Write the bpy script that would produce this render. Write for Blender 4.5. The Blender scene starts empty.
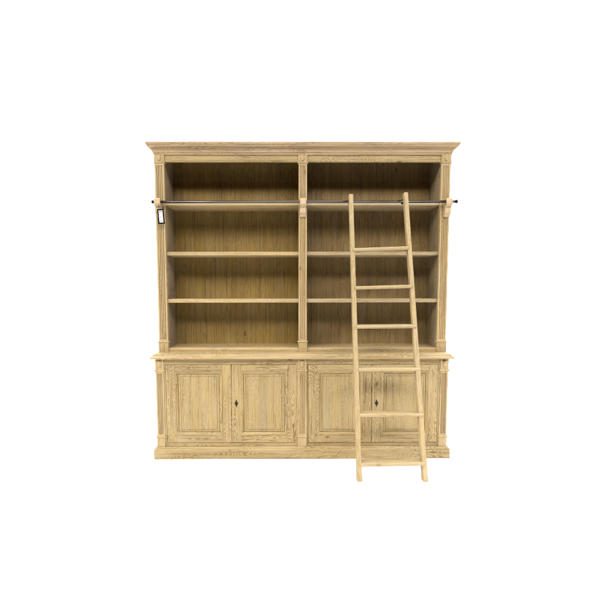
import bpy, bmesh, math, random
from mathutils import Vector, Matrix

random.seed(11)
C = bpy.context.scene.collection
sc = bpy.context.scene

# ------------------------------------------------------------------ camera
CAM = Vector((-0.1159, -3.3101, 1.3241))
YAW, PITCH, ROLL = -0.0054, -0.0801, -0.0011
fw = Vector((-math.sin(YAW) * math.cos(PITCH), math.cos(YAW) * math.cos(PITCH), math.sin(PITCH)))
rt = Vector((math.cos(YAW), math.sin(YAW), 0))
up = rt.cross(fw)
rt, up = math.cos(ROLL) * rt + math.sin(ROLL) * up, -math.sin(ROLL) * rt + math.cos(ROLL) * up
cd = bpy.data.cameras.new('camera')
cam = bpy.data.objects.new('camera', cd)
C.objects.link(cam)
cam.matrix_world = Matrix(((rt.x, up.x, -fw.x, CAM.x), (rt.y, up.y, -fw.y, CAM.y),
                           (rt.z, up.z, -fw.z, CAM.z), (0, 0, 0, 1)))
cd.sensor_width = 36
cd.lens = 427.07 / 600 * 36
cd.shift_x = (300 - 290.10) / 600
cd.shift_y = (321.68 - 300) / 600
cd.clip_end = 200
sc.camera = cam

# ------------------------------------------------------------------ world and lamps
w = bpy.data.worlds.new('World')
sc.world = w
w.use_nodes = True
bg = w.node_tree.nodes['Background']
bg.inputs[0].default_value = (0.96, 0.98, 1.0, 1)
bg.inputs[1].default_value = 0.02


def area(name, loc, target, sx, sy, power, col, spread=180):
    l = bpy.data.lights.new(name, 'AREA')
    l.shape = 'RECTANGLE'
    l.size, l.size_y = sx, sy
    l.energy = power
    l.color = col
    l.spread = math.radians(spread)
    o = bpy.data.objects.new(name, l)
    C.objects.link(o)
    o.location = loc
    d = Vector(target) - Vector(loc)
    o.rotation_euler = d.to_track_quat('-Z', 'Y').to_euler()
    return o


KEY = 0.345
for row, (ly, slope, e) in enumerate(((-7.4, 0.74, 0.38), (-6.9, 0.84, 0.38), (-6.3, 0.97, 0.26))):
    lz = 1.4 - ly * slope
    area('ceiling_lamp_warm', (-5.0, ly, lz), (-0.4, 0, 1.3), 9.8, 0.30, 3750 * e * KEY, (1.0, 0.92, 0.75))
    area('ceiling_lamp_cool', (5.0, ly, lz), (0.4, 0, 1.3), 9.8, 0.30, 3050 * e * KEY, (1.0, 0.94, 0.93))
area('backdrop_fill', (0, 1.9, 7.0), (0, 2.6, 0), 9.0, 1.6, 400, (1.0, 1.0, 1.0), 110)  # added fill from above, only to lift backdrop and floor to white
area('floor_fill', (0, -0.9, 6.4), (0, -0.75, 0), 7.0, 0.8, 45, (1.0, 1.0, 1.0), 80)  # added overhead fill, there only to whiten the floor in front
for sx in (-1, 1):
    area('side_floor_fill', (5.5 * sx, -0.9, 3.6), (0.6, -0.6, 0), 1.2, 1.2, 30, (1.0, 1.0, 1.0), 60)  # added pair of fills, thinning the ladder's shadow on the floor
area('backdrop_wall_fill', (0, 0.9, 6.6), (0, 5.0, 1.5), 9.0, 1.2, 600, (1.0, 1.0, 1.0))  # added fill aimed at the backdrop wall to keep it white

sc.view_settings.view_transform = 'Standard'
sc.view_settings.look = 'None'
sc.view_settings.exposure = 0.0
sc.view_settings.gamma = 1.0
sc.cycles.max_bounces = 8
sc.cycles.filter_width = 1.1


# ------------------------------------------------------------------ materials
def new_mat(name):
    m = bpy.data.materials.new(name)
    m.use_nodes = True
    nt = m.node_tree
    return m, nt, nt.nodes['Principled BSDF']


class NB:
    """small node-building helper"""
    def __init__(s, nt):
        s.nt = nt

    def node(s, t, **kw):
        n = s.nt.nodes.new(t)
        for k, v in kw.items():
            setattr(n, k, v)
        return n

    def put(s, sock, v):
        if hasattr(v, 'is_output'):
            s.nt.links.new(v, sock)
        else:
            sock.default_value = v

    def math(s, op, a, b=0.0, c=0.0, clamp=False):
        n = s.node('ShaderNodeMath', operation=op, use_clamp=clamp)
        s.put(n.inputs[0], a)
        s.put(n.inputs[1], b)
        s.put(n.inputs[2], c)
        return n.outputs[0]

    def comb(s, x, y, z):
        n = s.node('ShaderNodeCombineXYZ')
        for i, v in enumerate((x, y, z)):
            s.put(n.inputs[i], v)
        return n.outputs[0]

    def noise(s, vec, scale=1.0, detail=2.0, rough=0.5):
        n = s.node('ShaderNodeTexNoise')
        s.put(n.inputs['Vector'], vec)
        n.inputs['Scale'].default_value = scale
        n.inputs['Detail'].default_value = detail
        n.inputs['Roughness'].default_value = rough
        return n.outputs[0]

    def ramp(s, fac, lo, hi):
        n = s.node('ShaderNodeMapRange', interpolation_type='SMOOTHSTEP')
        s.put(n.inputs[0], fac)
        n.inputs[1].default_value = lo
        n.inputs[2].default_value = hi
        return n.outputs[0]

    def mix(s, fac, a, b):
        n = s.node('ShaderNodeMix', data_type='RGBA')
        s.put(n.inputs[0], fac)
        s.put(n.inputs[6], a if hasattr(a, 'is_output') else (*a, 1))
        s.put(n.inputs[7], b if hasattr(b, 'is_output') else (*b, 1))
        return n.outputs[2]


def wood(name, grain, light, dark, plank=0.0, rings=35.0, ring_amt=0.6, tone=0.16, knots=0.5, rough=0.62, lat=12.0, lg=1.7,
         seed=0.0):
    """pine: grain = axis the fibres run along ('X' or 'Z'), plank = board width across the grain"""
    m, nt, P = new_mat(name)
    b = NB(nt)
    tc = b.node('ShaderNodeTexCoord')
    oi = b.node('ShaderNodeObjectInfo')
    sp = b.node('ShaderNodeSeparateXYZ')
    b.put(sp.inputs[0], tc.outputs['Object'])
    x, y, z = sp.outputs
    if grain == 'Z':
        a0, al, c0 = x, z, y
    elif grain == 'Y':
        a0, al, c0 = x, y, z
    else:
        a0, al, c0 = z, x, y
    rnd = b.math('ADD', oi.outputs['Random'], seed)
    tone_p = rnd
    if plank > 0:
        idx = b.math('FLOOR', b.math('DIVIDE', b.math('ADD', a0, b.math('MULTIPLY', rnd, 3.0)), plank))
        wn = b.node('ShaderNodeTexWhiteNoise', noise_dimensions='1D')
        b.put(wn.inputs['W'], b.math('ADD', idx, b.math('MULTIPLY', rnd, 31.0)))
        rnd = b.math('ADD', rnd, wn.outputs[0])
        tone_p = wn.outputs[0]
    a = b.math('ADD', a0, b.math('MULTIPLY', rnd, 13.7))
    c = b.math('ADD', c0, b.math('MULTIPLY', rnd, 5.3))
    l = b.math('ADD', al, b.math('MULTIPLY', rnd, 23.1))
    # knots
    vo = b.node('ShaderNodeTexVoronoi')
    b.put(vo.inputs['Vector'], b.comb(b.math('MULTIPLY', a, 5.0), b.math('MULTIPLY', c, 1.0), b.math('MULTIPLY', l, 2.6)))
    vo.inputs['Scale'].default_value = 1.0
    kd = vo.outputs['Distance']
    knot_halo = b.math('SUBTRACT', 1.0, b.ramp(kd, 0.02, 0.30))
    knot_core = b.math('SUBTRACT', 1.0, b.ramp(kd, 0.03, 0.075))
    # growth ring contour field, stretched along the grain
    f = b.noise(b.comb(b.math('MULTIPLY', a, lat), b.math('MULTIPLY', c, 4.0), b.math('MULTIPLY', l, lg)), 1.0, 2.0, 0.5)
    wob = b.noise(b.comb(b.math('MULTIPLY', a, 38.0), b.math('MULTIPLY', c, 20.0), b.math('MULTIPLY', l, 14.0)), 1.0, 2.0, 0.6)
    fld = b.math('ADD', f, b.math('MULTIPLY', wob, 0.028))
    fld = b.math('ADD', fld, b.math('MULTIPLY', knot_halo, 0.05 * knots))
    ph = b.math('FRACT', b.math('MULTIPLY', fld, rings))
    # slow rise to the dark latewood line, sharp drop after it
    late = b.math('MULTIPLY', b.ramp(ph, 0.30, 0.86), b.math('SUBTRACT', 1.0, b.ramp(ph, 0.88, 1.0)))
    fib = b.noise(b.comb(b.math('MULTIPLY', a, 420.0), b.math('MULTIPLY', c, 200.0), b.math('MULTIPLY', l, 9.0)), 1.0, 3.0, 0.6)
    fib2 = b.noise(b.comb(b.math('MULTIPLY', a, 95.0), b.math('MULTIPLY', c, 60.0), b.math('MULTIPLY', l, 2.2)), 1.0, 3.0, 0.6)
    broad = b.noise(b.comb(b.math('MULTIPLY', a, 9.0), b.math('MULTIPLY', c, 6.0), b.math('MULTIPLY', l, 1.1)), 1.0, 3.0, 0.55)
    ringv = b.noise(b.comb(b.math('MULTIPLY', a, 11.0), b.math('MULTIPLY', c, 6.0), b.math('MULTIPLY', l, 2.5)), 1.0, 1.0, 0.5)
    k = b.math('MULTIPLY', late, b.math('MULTIPLY', b.ramp(ringv, 0.25, 0.62), ring_amt))
    k = b.math('ADD', k, b.math('MULTIPLY', b.ramp(fib2, 0.46, 0.74), 0.50))
    k = b.math('ADD', k, b.math('MULTIPLY', b.ramp(fib, 0.46, 0.76), 0.40))
    k = b.math('ADD', k, b.math('MULTIPLY', knot_halo, 0.16 * knots), clamp=True)
    col = b.mix(k, light, dark)
    col = b.mix(b.math('MULTIPLY', knot_core, min(1.0, knots * 1.3)), col, tuple(v * 0.35 for v in dark))
    # broad patches of paler and warmer wood, and board-to-board tone
    hs = b.node('ShaderNodeHueSaturation')
    b.put(hs.inputs['Color'], col)
    v = b.math('ADD', 1.0 - tone * 0.9, b.math('MULTIPLY', broad, tone * 1.2))
    v = b.math('ADD', v, b.math('MULTIPLY', tone_p, tone * 0.6))
    b.put(hs.inputs['Value'], v)
    b.put(hs.inputs['Saturation'], b.math('ADD', 0.84, b.math('MULTIPLY', b.noise(b.comb(a, c, l), 3.0, 2.0), 0.34)))
    b.put(P.inputs['Base Color'], hs.outputs[0])
    b.put(P.inputs['Roughness'], b.math('ADD', rough - 0.05, b.math('MULTIPLY', fib2, 0.15)))
    P.inputs['Specular IOR Level'].default_value = 0.25
    bp = b.node('ShaderNodeBump')
    bp.inputs['Strength'].default_value = 0.30
    bp.inputs['Distance'].default_value = 0.0012
    b.put(bp.inputs['Height'], b.math('SUBTRACT', 1.0, k))
    nt.links.new(bp.outputs[0], P.inputs['Normal'])
    return m


L1, D1 = (0.326, 0.250, 0.127), (0.126, 0.078, 0.029)
M = {}
M['pine_v'] = wood('pine_vertical_grain', 'Z', L1, D1, ring_amt=0.66)
M['pine_h'] = wood('pine_horizontal_grain', 'X', L1, D1, ring_amt=0.60)
M['crown'] = wood('pine_crown', 'X', (0.350, 0.262, 0.158), (0.150, 0.096, 0.048), ring_amt=0.5)
M['pine_top'] = wood('pine_board', 'X', (0.361, 0.277, 0.147), (0.151, 0.097, 0.042), ring_amt=0.5)
M['pine_cool_lit'] = wood('pine_board_cool_lit', 'X', (0.318, 0.252, 0.152), (0.160, 0.112, 0.058), ring_amt=0.4)  # shelf pine greyed and dimmed: the right bay's light put into the colour
M['pine_panel'] = wood('pine_door_panel', 'Z', (0.300, 0.231, 0.115), (0.142, 0.092, 0.036), plank=0.075, ring_amt=0.35, tone=0.22)
M['pine_shaft'] = wood('pine_pilaster', 'Z', (0.352, 0.269, 0.146), (0.152, 0.096, 0.043), ring_amt=0.35)
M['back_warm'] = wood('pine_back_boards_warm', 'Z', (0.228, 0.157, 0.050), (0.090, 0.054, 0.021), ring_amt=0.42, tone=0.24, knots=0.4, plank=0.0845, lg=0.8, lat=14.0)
M['back_cool_lit'] = wood('pine_back_boards_cool_lit', 'Z', (0.218, 0.152, 0.063), (0.088, 0.056, 0.025), ring_amt=0.42, tone=0.24, knots=0.4, plank=0.0845, lg=0.8, lat=14.0)  # greyer copy of the left boards, cooler right-hand light put into the colour
M['side'] = wood('pine_inner_side_shaded', 'Z', (0.235, 0.185, 0.115), (0.100, 0.072, 0.040), ring_amt=0.45)  # same pine, darkened and dulled: shade inside the case put into the colour
M['ladder'] = wood('pine_ladder', 'Z', (0.345, 0.270, 0.150), (0.180, 0.122, 0.060), ring_amt=0.34, knots=0.25)
M['tread'] = wood('pine_ladder_tread', 'X', (0.345, 0.275, 0.155), (0.180, 0.124, 0.062), ring_amt=0.34, knots=0.25)
M['bracket'] = wood('pine_bracket', 'Z', (0.390, 0.305, 0.195), (0.286, 0.202, 0.118), ring_amt=0.3, knots=0.0)


def plain(name, col, rough, metal=0.0, bump=0.0, scale=200.0, var=0.15, spec=0.5):
    m, nt, P = new_mat(name)
    b = NB(nt)
    tc = b.node('ShaderNodeTexCoord')
    n = b.noise(tc.outputs['Object'], scale, 3.0)
    b.put(P.inputs['Base Color'], b.mix(n, tuple(v * (1 - var) for v in col), tuple(min(1, v * (1 + var)) for v in col)))
    P.inputs['Roughness'].default_value = rough
    P.inputs['Metallic'].default_value = metal
    P.inputs['Specular IOR Level'].default_value = spec
    if bump:
        bp = b.node('ShaderNodeBump')
        bp.inputs['Strength'].default_value = bump
        bp.inputs['Distance'].default_value = 0.001
        b.put(bp.inputs['Height'], n)
        nt.links.new(bp.outputs[0], P.inputs['Normal'])
    return m


M['steel'] = plain('dark_steel', (0.095, 0.088, 0.09), 0.32, 1.0, 0.05, 60)
M['iron'] = plain('black_iron', (0.012, 0.009, 0.006), 0.55, 0.0, 0.3, 300, spec=0.25)
M['hole'] = plain('keyhole_dark', (0.004, 0.004, 0.004), 0.9)
M['white'] = plain('white_backdrop', (0.93, 0.93, 0.93), 0.9, 0.0, 0.0, 3.0, 0.01)
M['card'] = plain('white_card', (0.60, 0.585, 0.59), 0.55, 0.0, 0.0, 30, 0.05)
M['black'] = plain('black_plastic', (0.006, 0.006, 0.006), 0.8, spec=0.08)
M['ink'] = plain('grey_print', (0.16, 0.15, 0.155), 0.7)
M['cord'] = plain('dark_cord', (0.03, 0.025, 0.02), 0.8)


# ------------------------------------------------------------------ mesh helpers
class MB:
    def __init__(s):
        s.bm = bmesh.new()

    def _mat(s, faces, mi):
        for f in faces:
            f.material_index = mi

    def box(s, x0, x1, y0, y1, z0, z1, bev=0.0015, mi=0):
        t = bmesh.new()
        r = bmesh.ops.create_cube(t, size=1.0)
        for v in t.verts:
            v.co = Vector(((x0 + x1) / 2 + v.co.x * (x1 - x0), (y0 + y1) / 2 + v.co.y * (y1 - y0), (z0 + z1) / 2 + v.co.z * (z1 - z0)))
        if bev > 0:
            bmesh.ops.bevel(t, geom=t.edges[:], offset=bev, segments=2, affect='EDGES', profile=0.6)
        s.merge(t, mi)

    def merge(s, t, mi=0):
        vm = {v: s.bm.verts.new(v.co) for v in t.verts}
        for f in t.faces:
            try:
                nf = s.bm.faces.new([vm[v] for v in f.verts])
                nf.material_index = mi
                nf.smooth = f.smooth
            except ValueError:
                pass
        t.free()

    def prism_z(s, poly, z0, z1, mi=0, smooth=False):
        """closed XY outline extruded upwards"""
        n = len(poly)
        lo = [s.bm.verts.new((p[0], p[1], z0)) for p in poly]
        hi = [s.bm.verts.new((p[0], p[1], z1)) for p in poly]
        fs = [s.bm.faces.new((lo[i], lo[(i + 1) % n], hi[(i + 1) % n], hi[i])) for i in range(n)]
        for f in fs:
            f.smooth = smooth
        fs.append(s.bm.faces.new(hi))
        fs.append(s.bm.faces.new(lo[::-1]))
        s._mat(fs, mi)

    def prism_x(s, poly, x0, x1, mi=0):
        """closed YZ outline extruded along X"""
        n = len(poly)
        lo = [s.bm.verts.new((x0, p[0], p[1])) for p in poly]
        hi = [s.bm.verts.new((x1, p[0], p[1])) for p in poly]
        fs = [s.bm.faces.new((lo[i], lo[(i + 1) % n], hi[(i + 1) % n], hi[i])) for i in range(n)]
        fs.append(s.bm.faces.new(hi))
        fs.append(s.bm.faces.new(lo[::-1]))
        s._mat(fs, mi)

    def sweep_u(s, prof, xl, xr, yf, yb, mi=0):
        """moulding carried round the front and both sides; prof = (projection, z) from bottom to top"""
        rows = []
        for p, z in prof:
            rows.append([s.bm.verts.new(c) for c in ((xl - p, yb, z), (xl - p, yf - p, z), (xr + p, yf - p, z), (xr + p, yb, z))])
        for a, b in zip(rows, rows[1:]):
            for i in range(3):
                s._mat([s.bm.faces.new((a[i], a[i + 1], b[i + 1], b[i]))], mi)
            s._mat([s.bm.faces.new((a[3], a[0], b[0], b[3]))], mi)
        s._mat([s.bm.faces.new(rows[-1])], mi)
        s._mat([s.bm.faces.new(rows[0][::-1])], mi)

    def sweep_shell(s, prof, xl, xr, yf, yb, mi=0):
        """closed profile carried round the front and both sides, hollow inside"""
        rows = []
        for p, z in prof:
            rows.append([s.bm.verts.new(c) for c in ((xl - p, yb, z), (xl - p, yf - p, z), (xr + p, yf - p, z), (xr + p, yb, z))])
        n = len(rows)
        for k in range(n):
            a, b = rows[k], rows[(k + 1) % n]
            for i in range(3):
                s._mat([s.bm.faces.new((a[i], a[i + 1], b[i + 1], b[i]))], mi)
        s._mat([s.bm.faces.new([r[0] for r in rows]), s.bm.faces.new([r[3] for r in rows][::-1])], mi)

    def ring(s, rects, mi=0, cap=False, mi2=None):
        """picture-frame moulding: rects = list of (x0,x1,z0,z1,y) from outside in"""
        rows = []
        for x0, x1, z0, z1, y in rects:
            rows.append([s.bm.verts.new(c) for c in ((x0, y, z0), (x1, y, z0), (x1, y, z1), (x0, y, z1))])
        for a, b in zip(rows, rows[1:]):
            for i in range(4):
                j = (i + 1) % 4
                f = s.bm.faces.new((a[i], a[j], b[j], b[i]))
                f.material_index = mi2 if (mi2 is not None and i in (0, 2)) else mi
        if cap:
            s.bm.faces.new(rows[-1]).material_index = mi

    def tube(s, p0, p1, r, seg=24, mi=0, caps=True):
        p0, p1 = Vector(p0), Vector(p1)
        d = (p1 - p0).normalized()
        u = d.orthogonal().normalized()
        v = d.cross(u)
        ra = [s.bm.verts.new(p0 + r * (math.cos(a) * u + math.sin(a) * v)) for a in [2 * math.pi * i / seg for i in range(seg)]]
        rb = [s.bm.verts.new(p1 + r * (math.cos(a) * u + math.sin(a) * v)) for a in [2 * math.pi * i / seg for i in range(seg)]]
        for i in range(seg):
            f = s.bm.faces.new((ra[i], ra[(i + 1) % seg], rb[(i + 1) % seg], rb[i]))
            f.smooth = True
            f.material_index = mi
        if caps:
            s.bm.faces.new(ra[::-1]).material_index = mi
            s.bm.faces.new(rb).material_index = mi

    def path(s, pts, r, seg=10, mi=0):
        for a, b in zip(pts, pts[1:]):
            s.tube(a, b, r, seg, mi)

    def build(s, name, mats, parent=None):
        bmesh.ops.recalc_face_normals(s.bm, faces=s.bm.faces[:])
        me = bpy.data.meshes.new(name)
        s.bm.to_mesh(me)
        s.bm.free()
        if not isinstance(mats, (list, tuple)):
            mats = [mats]
        for m in mats:
            me.materials.append(m)
        o = bpy.data.objects.new(name, me)
        C.objects.link(o)
        if parent:
            o.parent = parent
        return o


def thing(name, label, cat, loc=(0, 0, 0), group=None):
    o = bpy.data.objects.new(name, None)
    C.objects.link(o)
    o.location = loc
    o.empty_display_size = 0.1
    o['label'] = label
    o['category'] = cat
    if group:
        o['group'] = group
    return o


# ------------------------------------------------------------------ setting: white floor and backdrop
f = MB()
f.box(-9, 9, -2.6, 2.2, -0.02, 0, 0)
fl = f.build('floor', M['white'])
fl['kind'] = 'structure'
bk = MB()
prof = [(2.2, 0.0)] + [(2.2 + 1.6 * math.sin(a), 1.6 - 1.6 * math.cos(a)) for a in [math.pi / 2 * i / 16 for i in range(1, 17)]] + [(3.8, 9.0)]
pts2 = prof + [(3.85, 9.0), (3.85, -0.02), (2.2, -0.02)]
bk.prism_x(pts2, -9, 9)
bd = bk.build('backdrop', M['white'])
bd['kind'] = 'structure'
for p in bd.data.polygons:
    p.use_smooth = abs(p.normal.x) < 0.5 and p.normal.y < 0.3

# ------------------------------------------------------------------ bookcase
case = thing('bookcase', 'tall pale pine library bookcase with open shelves above four panelled doors', 'bookcase')
WU, IU, WC = 1.121, 1.048, 0.0335      # outer half width, opening half width, centre pilaster half width
YL = -0.078                            # front of the lower cabinet
SX = -0.006                            # the lower cabinet stands a hair to the left
BACK = 0.284
ZT = 2.40
LX = 0.002                             # lower half width surplus


def fluted(xc, hw, yf, z0, z1, flutes, depth=0.0065):
    """fluted pilaster shaft: flutes cut from the front as concave channels"""
    n = flutes
    margin = 0.010
    span = 2 * hw - 2 * margin
    pitch = span / n
    r = pitch * 0.31
    pts = [(xc - hw, yf + 0.022), (xc - hw, yf + 0.0015), (xc - hw + 0.0015, yf)]
    for i in range(n):
        c = xc - hw + margin + pitch * (i + 0.5)
        for k in range(9):
            a = math.pi * k / 8
            pts.append((c - r * math.cos(a), yf + depth * math.sin(a)))
    pts += [(xc + hw - 0.0015, yf), (xc + hw, yf + 0.0015), (xc + hw, yf + 0.022)]
    b = MB()
    e = 0.014
    # solid run-outs at both ends, fluted run between them
    b.prism_z(pts, z0 + e, z1 - e)
    for a, c in ((z0, z0 + e), (z1 - e, z1)):
        b.prism_z([(xc - hw, yf + 0.022), (xc - hw, yf), (xc + hw, yf), (xc + hw, yf + 0.022)], a, c)
    return b


def astragal(b, xc, hw, yf, z0, z1, out=0.006):
    zc, r = (z0 + z1) / 2, (z1 - z0) / 2
    prof = [(0.0, z0)] + [(out * math.sin(math.pi * k / 8) ** 0.7, z0 + (z1 - z0) * k / 8) for k in range(1, 8)] + [(0.0, z1)]
    b.sweep_u([(p + 0.0015, z) for p, z in prof], xc - hw, xc + hw, yf, yf + 0.022)


def ornament(b, xc, yf, zc, w, h):
    """small carved drop on the frieze block: bell-shaped relief"""
    n = 14
    out = []
    for k in range(n + 1):
        t = k / n
        z = zc + h / 2 - t * h
        ww = w / 2 * (0.95 if t < 0.55 else max(0.0, math.cos((t - 0.55) / 0.45 * math.pi / 2)) ** 0.6 * 0.95)
        out.append((ww, z))
    seg = 8
    rows = []
    for ww, z in out:
        rows.append([b.bm.verts.new((xc - ww * math.cos(math.pi * j / seg), yf - 0.009 * math.sin(math.pi * j / seg) * min(1, ww / (w * 0.3) + .05), z)) for j in range(seg + 1)])
    for a, c in zip(rows, rows[1:]):
        for j in range(seg):
            b.bm.faces.new((a[j], a[j + 1], c[j + 1], c[j])).smooth = True
    b.bm.faces.new(rows[0])


# --- crown
b = MB()
cr = [(-0.004, 2.318), (0.004, 2.322), (0.004, 2.332), (0.010, 2.335)]
for k in range(1, 9):                                   # cove
    a = math.pi / 2 * k / 8
    cr.append((0.010 + 0.028 * (1 - math.cos(a)), 2.335 + 0.036 * math.sin(a)))
cr += [(0.041, 2.372), (0.041, 2.377), (0.0445, 2.381), (0.0485, 2.387), (0.0495, 2.391), (0.0495, 2.400)]
b.sweep_shell(cr + [(-0.018, 2.400), (-0.018, 2.318)], -WU, WU, 0.0, 0.318)
b.build('crown_moulding', M['crown'], case)

# --- frieze rails between the pilasters
for s in (-1, 1):
    b = MB()
    x0, x1 = sorted((s * WC, s * (IU + 0.001)))
    b.prism_x([(0.030, 2.271), (0.005, 2.271), (0.004, 2.272), (0.004, 2.280), (0.0055, 2.2815), (0.008, 2.282), (0.008, 2.333), (0.030, 2.333)],
              x0 - 0.005, x1 + 0.005)
    b.build('frieze', M['pine_h'], case)

# --- upper pilasters: shaft, capital block, base block
for xc, hw, nf in ((-(WU + IU) / 2, (WU - IU) / 2, 4), (0, WC, 3), ((WU + IU) / 2, (WU - IU) / 2, 4)):
    sh = fluted(xc, hw - 0.0015, 0.0, 0.908, 2.257, nf).build('pilaster', M['pine_shaft'], case)
    b = MB()
    b.box(xc - hw - .001, xc + hw + .001, -0.003, 0.022, 2.268, 2.322, 0.0015)
    astragal(b, xc, hw, 0.0, 2.257, 2.269)
    ornament(b, xc, -0.003, 2.297, 0.034, 0.044)
    b.build('capital', M['pine_shaft'], sh)
    b = MB()
    b.box(xc - hw - .001, xc + hw + .001, -0.003, 0.022, 0.8205, 0.895, 0.0015)
    astragal(b, xc, hw, 0.0, 0.895, 0.908)
    b.build('plinth_block', M['pine_shaft'], sh)

# --- carcass sides, divider, back boards
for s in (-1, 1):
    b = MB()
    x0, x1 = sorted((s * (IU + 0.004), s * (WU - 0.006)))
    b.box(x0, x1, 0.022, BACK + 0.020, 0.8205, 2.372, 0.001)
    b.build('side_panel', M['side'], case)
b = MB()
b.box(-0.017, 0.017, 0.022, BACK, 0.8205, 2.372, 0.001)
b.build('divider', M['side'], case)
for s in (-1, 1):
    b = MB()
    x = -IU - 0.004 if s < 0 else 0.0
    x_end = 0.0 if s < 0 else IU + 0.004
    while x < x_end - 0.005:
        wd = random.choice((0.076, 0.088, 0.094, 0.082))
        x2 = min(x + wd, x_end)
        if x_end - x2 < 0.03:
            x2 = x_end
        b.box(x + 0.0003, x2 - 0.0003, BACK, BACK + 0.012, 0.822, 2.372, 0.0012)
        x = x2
    b.build('back_panel', M['back_warm' if s < 0 else 'back_cool_lit'], case)
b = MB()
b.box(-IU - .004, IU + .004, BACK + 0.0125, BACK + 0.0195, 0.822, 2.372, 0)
b.build('backing_sheet', M['back_cool_lit'], case)
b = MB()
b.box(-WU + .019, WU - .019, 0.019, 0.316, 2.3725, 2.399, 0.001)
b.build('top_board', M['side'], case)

# --- shelves, six adjustable and two fixed bottom boards
for s in (-1, 1):
    xa, xb = (-IU - 0.0035, -0.0175) if s < 0 else (0.0175, IU + 0.0035)
    for z0, z1, yy in ((1.951, 1.979, 0.030), (1.572, 1.599, 0.028), (1.206, 1.235, 0.026)):
        b = MB()
        b.box(xa, xb, yy - 0.006, BACK - 0.0008, z0, z1, 0.003)
        b.build('shelf', M['pine_top' if s < 0 else 'pine_cool_lit'], case)
    b = MB()
    xa, xb = (-IU, -WC) if s < 0 else (WC, IU)
    b.prism_x([(0.004, 0.8207), (0.004, 0.842), (0.008, 0.848), (0.016, 0.851), (BACK - 0.0008, 0.851), (BACK - 0.0008, 0.8207)], xa - .0005, xb + .0005)
    b.build('bottom_board', M['pine_top'], case)

# --- ledge (top of the lower cabinet)
b = MB()
WL = WU + LX
lg = [(-0.006, 0.779), (0.026, 0.781), (0.0305, 0.785), (0.0310, 0.790), (0.029, 0.796), (0.021, 0.801),
      (0.016, 0.806), (0.013, 0.812), (0.006, 0.8175), (-0.004, 0.8195), (-0.012, 0.8200)]
b.sweep_u(lg, -WL + SX, WL + SX, YL, 0.318)
b.build('ledge', M['pine_top'], case)

# --- lower pilasters
for xc, hw, nf in ((-(WL + IU + .012) / 2, (WL - IU - .012) / 2, 4), (0, WC, 3), ((WL + IU + .012) / 2, (WL - IU - .012) / 2, 4)):
    xc += SX
    sh = fluted(xc, hw - 0.0015, YL, 0.178, 0.680, nf).build('pilaster', M['pine_shaft'], case)
    b = MB()
    b.box(xc - hw, xc + hw, YL - 0.003, YL + 0.022, 0.698, 0.7785, 0.0015)
    astragal(b, xc, hw, YL, 0.680, 0.6985)
    if abs(xc) > .5:
        for r_ in (0.019,):
            ornament(b, xc, YL - 0.003, 0.738, 0.036, 0.05)
    else:
        ornament(b, xc, YL - 0.003, 0.738, 0.034, 0.05)
    b.build('capital', M['pine_shaft'], sh)
    b = MB()
    b.box(xc - hw, xc + hw, YL - 0.003, YL + 0.022, 0.092, 0.162, 0.0015)
    astragal(b, xc, hw, YL, 0.162, 0.178)
    b.build('plinth_block', M['pine_shaft'], sh)

# --- face frame and carcass of the lower cabinet
b = MB()
b.box(-WL + .004 + SX, -WL + .026 + SX, YL + 0.0225, 0.300, 0.085, 0.779, 0.001)
b.box(WL - .026 + SX, WL - .004 + SX, YL + 0.0225, 0.300, 0.085, 0.779, 0.001)
b.box(-WL + .03 + SX, WL - .03 + SX, 0.285, 0.298, 0.085, 0.778, 0.001)
b.box(-0.02 + SX, 0.02 + SX, YL + .024, 0.284, 0.09, 0.778, 0.001)
b.build('cabinet_side', M['pine_v'], case)
for s in (-1, 1):
    x0, x1 = sorted((s * WC, s * (IU + .012)))
    b = MB()
    Y0 = YL + 0.0225
    b.prism_x([(Y0, 0.738), (YL + .004, 0.738), (YL + .0012, 0.741), (YL + .0005, 0.745), (YL + .0025, 0.750), (YL + .006, 0.752), (YL + .006, 0.7788), (Y0, 0.7788)],
              x0 + SX - .003, x1 + SX + .003)
    b.build('top_rail', M['pine_h'], case)
    b = MB()
    b.box(x0 + SX - .002, x1 + SX + .002, YL + 0.006, Y0, 0.0925, 0.119, 0.001)
    b.build('bottom_rail', M['pine_h'], case)
    for xa, xb in ((x0 - .004, x0 + .010 if s > 0 else -1.0482), (1.0482 if s > 0 else -0.0482, x1 + .004)):
        b = MB()
        b.box(xa + SX, xb + SX, YL + 0.006, Y0 + .012, 0.1192, 0.7378, 0.001)
        b.build('stile', M['pine_v'], case)

# --- base plinth
b = MB()
pl = [(0.018, 0.0), (0.021, 0.003), (0.021, 0.074), (0.019, 0.079), (0.010, 0.084), (0.006, 0.091), (-0.010, 0.092)]
b.sweep_u(pl, -WL + SX, WL + SX, YL, 0.310)
b.build('base_plinth', M['pine_h'], case)


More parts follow.
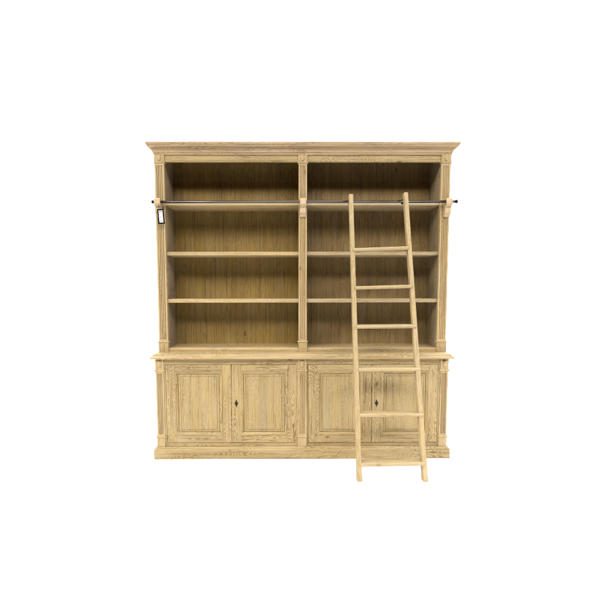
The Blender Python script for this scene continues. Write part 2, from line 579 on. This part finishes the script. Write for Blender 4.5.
# --- doors
def door(x0, x1, key_side=0):
    z0, z1 = 0.122, 0.735
    yf = YL + 0.004
    yb = yf + 0.022
    st, rt_, rb_ = 0.070, 0.052, 0.062
    x0 += SX
    x1 += SX
    d = MB()
    d.box(x0, x0 + st, yf, yb, z0, z1, 0.0018, 0)
    d.box(x1 - st, x1, yf, yb, z0, z1, 0.0018, 0)
    d.box(x0 + st + .0004, x1 - st - .0004, yf + .0002, yb, z1 - rt_, z1, 0.0012, 1)
    d.box(x0 + st + .0004, x1 - st - .0004, yf + .0002, yb, z0, z0 + rb_, 0.0012, 1)
    o = d.build('door', [M['pine_v'], M['pine_h']], case)
    ox0, ox1, oz0, oz1 = x0 + st, x1 - st, z0 + rb_, z1 - rt_

    def R(i, y):
        return (ox0 + i, ox1 - i, oz0 + i, oz1 - i, yf + y)
    m = MB()
    m.ring([R(-.001, 0.004), R(-0.001, -0.003), R(0.003, -0.0045), R(0.006, -0.003), R(0.009, 0.001), R(0.015, 0.004), R(0.020, 0.0055),
            R(0.0205, 0.0120), R(0.025, 0.0130)], 0, False, 1)
    m.build('moulding', [M['pine_v'], M['pine_h']], o)
    p = MB()
    p.ring([R(0.020, 0.0135), R(0.0225, 0.0105), R(0.0240, 0.0085), R(0.038, 0.0065), R(0.0390, 0.0080), R(0.0410, 0.0080), R(0.0430, 0.0045), R(0.0445, 0.0035)], 0, True)
    p.build('panel', M['pine_panel'], o)
    if key_side:
        kx = x0 + 0.036
        kz = 0.432
        e = MB()
        pts = []
        for k in range(32):
            a = 2 * math.pi * k / 32
            c_, s_ = math.cos(a), math.sin(a)
            # pointed lozenge with softly hollowed sides
            rr = 1.0 / (abs(c_) ** 0.85 / 0.0155 ** 0.85 + abs(s_) ** 0.85 / 0.0310 ** 0.85) ** (1 / 0.85)
            pts.append((kx + rr * c_, kz + rr * s_))
        lo = [e.bm.verts.new((x, yf + .0004, z)) for x, z in pts]
        hi = [e.bm.verts.new((kx + (x - kx) * .9, yf - 0.0025, kz + (z - kz) * .93)) for x, z in pts]
        for k in range(32):
            e.bm.faces.new((lo[k], lo[(k + 1) % 32], hi[(k + 1) % 32], hi[k]))
        e.bm.faces.new(hi)
        # keyhole
        e.tube((kx, yf - .0022, kz + .004), (kx, yf - .0032, kz + .004), 0.0032, 16, 1)
        e.box(kx - .0014, kx + .0014, yf - .0032, yf - .0022, kz - .008, kz + .003, 0, 1)
        e.build('keyhole_plate', [M['iron'], M['hole']], o)
    return o


door(-1.046, -0.5465)
door(-0.5435, -0.046, 1)
door(0.046, 0.5365)
door(0.5395, 1.046, 1)

# --- ladder rail with three brackets
RY, RZ, RR = -0.046, 1.9640, 0.0095
b = MB()
b.tube((-1.124, RY, RZ - .001), (1.150, RY, RZ + .002), RR, 28)
rail = b.build('ladder_rail', M['steel'], case)
for x0, x1, z in ((-1.133, -1.121, RZ - .001), (1.148, 1.160, RZ + .002)):
    b = MB()
    b.tube((x0, RY, z), (x1, RY, z), 0.0125, 24)
    b.build('end_cap', M['iron'], rail)
for xc in (-1.090, 0.0, 1.096):
    b = MB()
    hw = 0.0235
    # corbel: block round the rail, tapering foot against the pilaster
    prof = [(-0.002, 1.992), (-0.055, 1.990), (-0.062, 1.984), (-0.064, 1.972), (-0.064, 1.950), (-0.060, 1.940), (-0.052, 1.935),
            (-0.038, 1.931), (-0.034, 1.926), (-0.035, 1.905), (-0.034, 1.890), (-0.026, 1.880), (-0.016, 1.872),
            (-0.012, 1.862), (-0.004, 1.857), (-0.002, 1.857)]
    t = bmesh.new()
    n = len(prof)
    lo = [t.verts.new((xc - hw, p[0], p[1])) for p in prof]
    hi = [t.verts.new((xc + hw, p[0], p[1])) for p in prof]
    for i in range(n):
        t.faces.new((lo[i], lo[(i + 1) % n], hi[(i + 1) % n], hi[i]))
    t.faces.new(hi)
    t.faces.new(lo[::-1])
    bmesh.ops.recalc_face_normals(t, faces=t.faces[:])
    bmesh.ops.bevel(t, geom=[e for e in t.edges if abs((e.verts[0].co - e.verts[1].co).x) < 1e-6], offset=0.0022, segments=2, affect='EDGES')
    b.merge(t)
    b.build('rail_bracket', M['bracket'], case)

# ------------------------------------------------------------------ ladder
lad = thing('library_ladder', 'pale wooden library ladder with six treads leaning on the dark rail of the bookcase', 'ladder', (0.60, -0.53, 0))
LO = Vector((0.60, -0.53, 0))


def stile(bx0, bx1, tx0, tx1, zt):
    """side rail, front face given at floor and top; cut level at the floor, rounded head"""
    fy0, fy1 = -0.496, -0.122
    dp = 0.047
    t = bmesh.new()
    n = 14
    rows = []
    for i in range(n + 1):
        q = i / n
        z = zt * q
        yf = fy0 + (fy1 - fy0) * q
        xa, xb = bx0 + (tx0 - bx0) * q, bx1 + (tx1 - bx1) * q
        rows.append([t.verts.new(Vector(c) - LO) for c in ((xa, yf, z), (xb, yf, z), (xb, yf + dp, z - (0.004 if i == n else 0)), (xa, yf + dp, z - (0.004 if i == n else 0)))])
    for a, c in zip(rows, rows[1:]):
        for k in range(4):
            t.faces.new((a[k], a[(k + 1) % 4], c[(k + 1) % 4], c[k]))
    t.faces.new(rows[-1])
    t.faces.new(rows[0][::-1])
    bmesh.ops.recalc_face_normals(t, faces=t.faces[:])
    eds = [e for e in t.edges if len(e.link_faces) == 2 and e.link_faces[0].normal.dot(e.link_faces[1].normal) < 0.7]
    bmesh.ops.bevel(t, geom=eds, offset=0.0025, segments=3, affect='EDGES')
    b = MB()
    b.merge(t)
    return b.build('side_rail', M['ladder'], lad)


stile(0.357, 0.390, 0.335, 0.364, 2.006)
stile(0.809, 0.841, 0.737, 0.766, 2.018)
rungs = [(0.363, 1.593, 0.745, 1.607, -0.204), (0.373, 1.319, 0.765, 1.330, -0.258), (0.381, 1.044, 0.785, 1.047, -0.307),
         (0.388, 0.747, 0.803, 0.749, -0.358), (0.388, 0.437, 0.816, 0.442, -0.4145), (0.388, 0.109, 0.818, 0.116, -0.475)]
for xa, za, xb, zb, yf in rungs:
    # tread with a rounded nose, housed in the side rails
    y0, y1, h = yf - 0.004, yf + 0.078, 0.0125
    prof = [(y1, -h), (y1 + .002, 0), (y1, h), (y0 + .008, h), (y0 + .003, h - .003), (y0, h - .009), (y0 + .0005, -h + .006), (y0 + .005, -h + .001), (y0 + .010, -h)]
    b = MB()
    lo = [b.bm.verts.new(Vector((xa - .008, p, za + q)) - LO) for p, q in prof]
    hi = [b.bm.verts.new(Vector((xb + .008, p, zb + q)) - LO) for p, q in prof]
    n = len(prof)
    for i in range(n):
        b.bm.faces.new((lo[i], lo[(i + 1) % n], hi[(i + 1) % n], hi[i]))
    b.bm.faces.new(hi)
    b.bm.faces.new(lo[::-1])
    b.build('tread', M['tread'], lad)
# black hooks over the rail
for xc in (0.3505, 0.7515):
    b = MB()
    pts = []
    R_ = 0.0140
    for k in range(0, 13):
        a = math.radians(-150 + 260 * k / 12)
        pts.append(Vector((xc, RY + R_ * math.sin(a) * 1.0, RZ + R_ * math.cos(a))))
    pts = [p for p in pts]
    for a, c in zip(pts, pts[1:]):
        mid = (a + c) / 2
    # flat strap bent over the rail, then screwed down the back of the side rail
    strap = [Vector((xc, RY + 0.0125, RZ - 0.016)), Vector((xc, RY + 0.0130, RZ + 0.004)), Vector((xc, RY + 0.008, RZ + 0.0125)),
             Vector((xc, RY - 0.004, RZ + 0.0140)), Vector((xc, RY - 0.022, RZ + 0.0125)), Vector((xc, RY - 0.033, RZ + 0.006)), Vector((xc, RY - 0.0405, RZ - 0.040))]
    hw = 0.010
    th = 0.0035
    front, back_ = [], []
    for i, p in enumerate(strap):
        d = (strap[min(i + 1, len(strap) - 1)] - strap[max(i - 1, 0)]).normalized()
        nrm = Vector((0, -d.z, d.y))
        front.append([b.bm.verts.new(p + Vector((sx * hw, 0, 0)) - LO) for sx in (-1, 1)])
        back_.append([b.bm.verts.new(p - nrm * th + Vector((sx * hw, 0, 0)) - LO) for sx in (-1, 1)])
    for i in range(len(strap) - 1):
        a, c, e, g = front[i], front[i + 1], back_[i], back_[i + 1]
        b.bm.faces.new((a[0], a[1], c[1], c[0]))
        b.bm.faces.new((e[1], e[0], g[0], g[1]))
        b.bm.faces.new((a[0], c[0], g[0], e[0]))
        b.bm.faces.new((c[1], a[1], e[1], g[1]))
    b.bm.faces.new((front[0][1], front[0][0], back_[0][0], back_[0][1]))
    b.bm.faces.new((front[-1][0], front[-1][1], back_[-1][1], back_[-1][0]))
    b.build('hook', M['iron'], lad)

# ------------------------------------------------------------------ price tag
TL = Vector((-1.0665, -0.048, 1.856))
tag = thing('price_tag', 'small white card in a black frame hanging below the left rail bracket', 'tag', TL)
tag.rotation_euler = (0, math.radians(-4), math.radians(14))
b = MB()
hw, hh = 0.0235, 0.055
b.ring([(-hw, hw, -hh, hh, 0.003), (-hw, hw, -hh, hh, -0.001), (-hw + .001, hw - .001, -hh + .001, hh - .001, -0.002),
        (-hw + .0085, hw - .0085, -hh + .0095, hh - .0095, -0.002), (-hw + .009, hw - .009, -hh + .010, hh - .010, 0.001)])
b.box(-hw, hw, 0.0028, 0.0042, -hh, hh, 0)
b.build('frame', M['black'], tag)
b = MB()
b.box(-hw + .0082, hw - .0082, 0.0004, 0.0024, -hh + .0092, hh - .0092, 0)
for (x0, x1, z0, z1) in ((-0.012, 0.011, 0.033, 0.039), (-0.012, -0.001, 0.025, 0.029), (0.002, 0.011, 0.019, 0.022), (-0.010, -0.006, 0.008, 0.016),
                         (-0.010, 0.004, -0.006, -0.003), (-0.006, 0.010, -0.026, -0.023), (-0.011, 0.011, -0.038, -0.034)):
    b.box(x0, x1, 0.0001, 0.0003, z0, z1, 0, 1)
b.build('card', [M['card'], M['ink']], tag)
b = MB()
b.path([Vector((-0.006, 0.0, hh - .003)), Vector((-0.010, -0.010, hh + .012)), Vector((-0.012, -0.022, hh + .030))], 0.0011)
b.path([Vector((0.006, 0.0, hh - .003)), Vector((-0.002, -0.010, hh + .012)), Vector((-0.011, -0.022, hh + .030))], 0.0011)
b.build('string', M['cord'], tag)
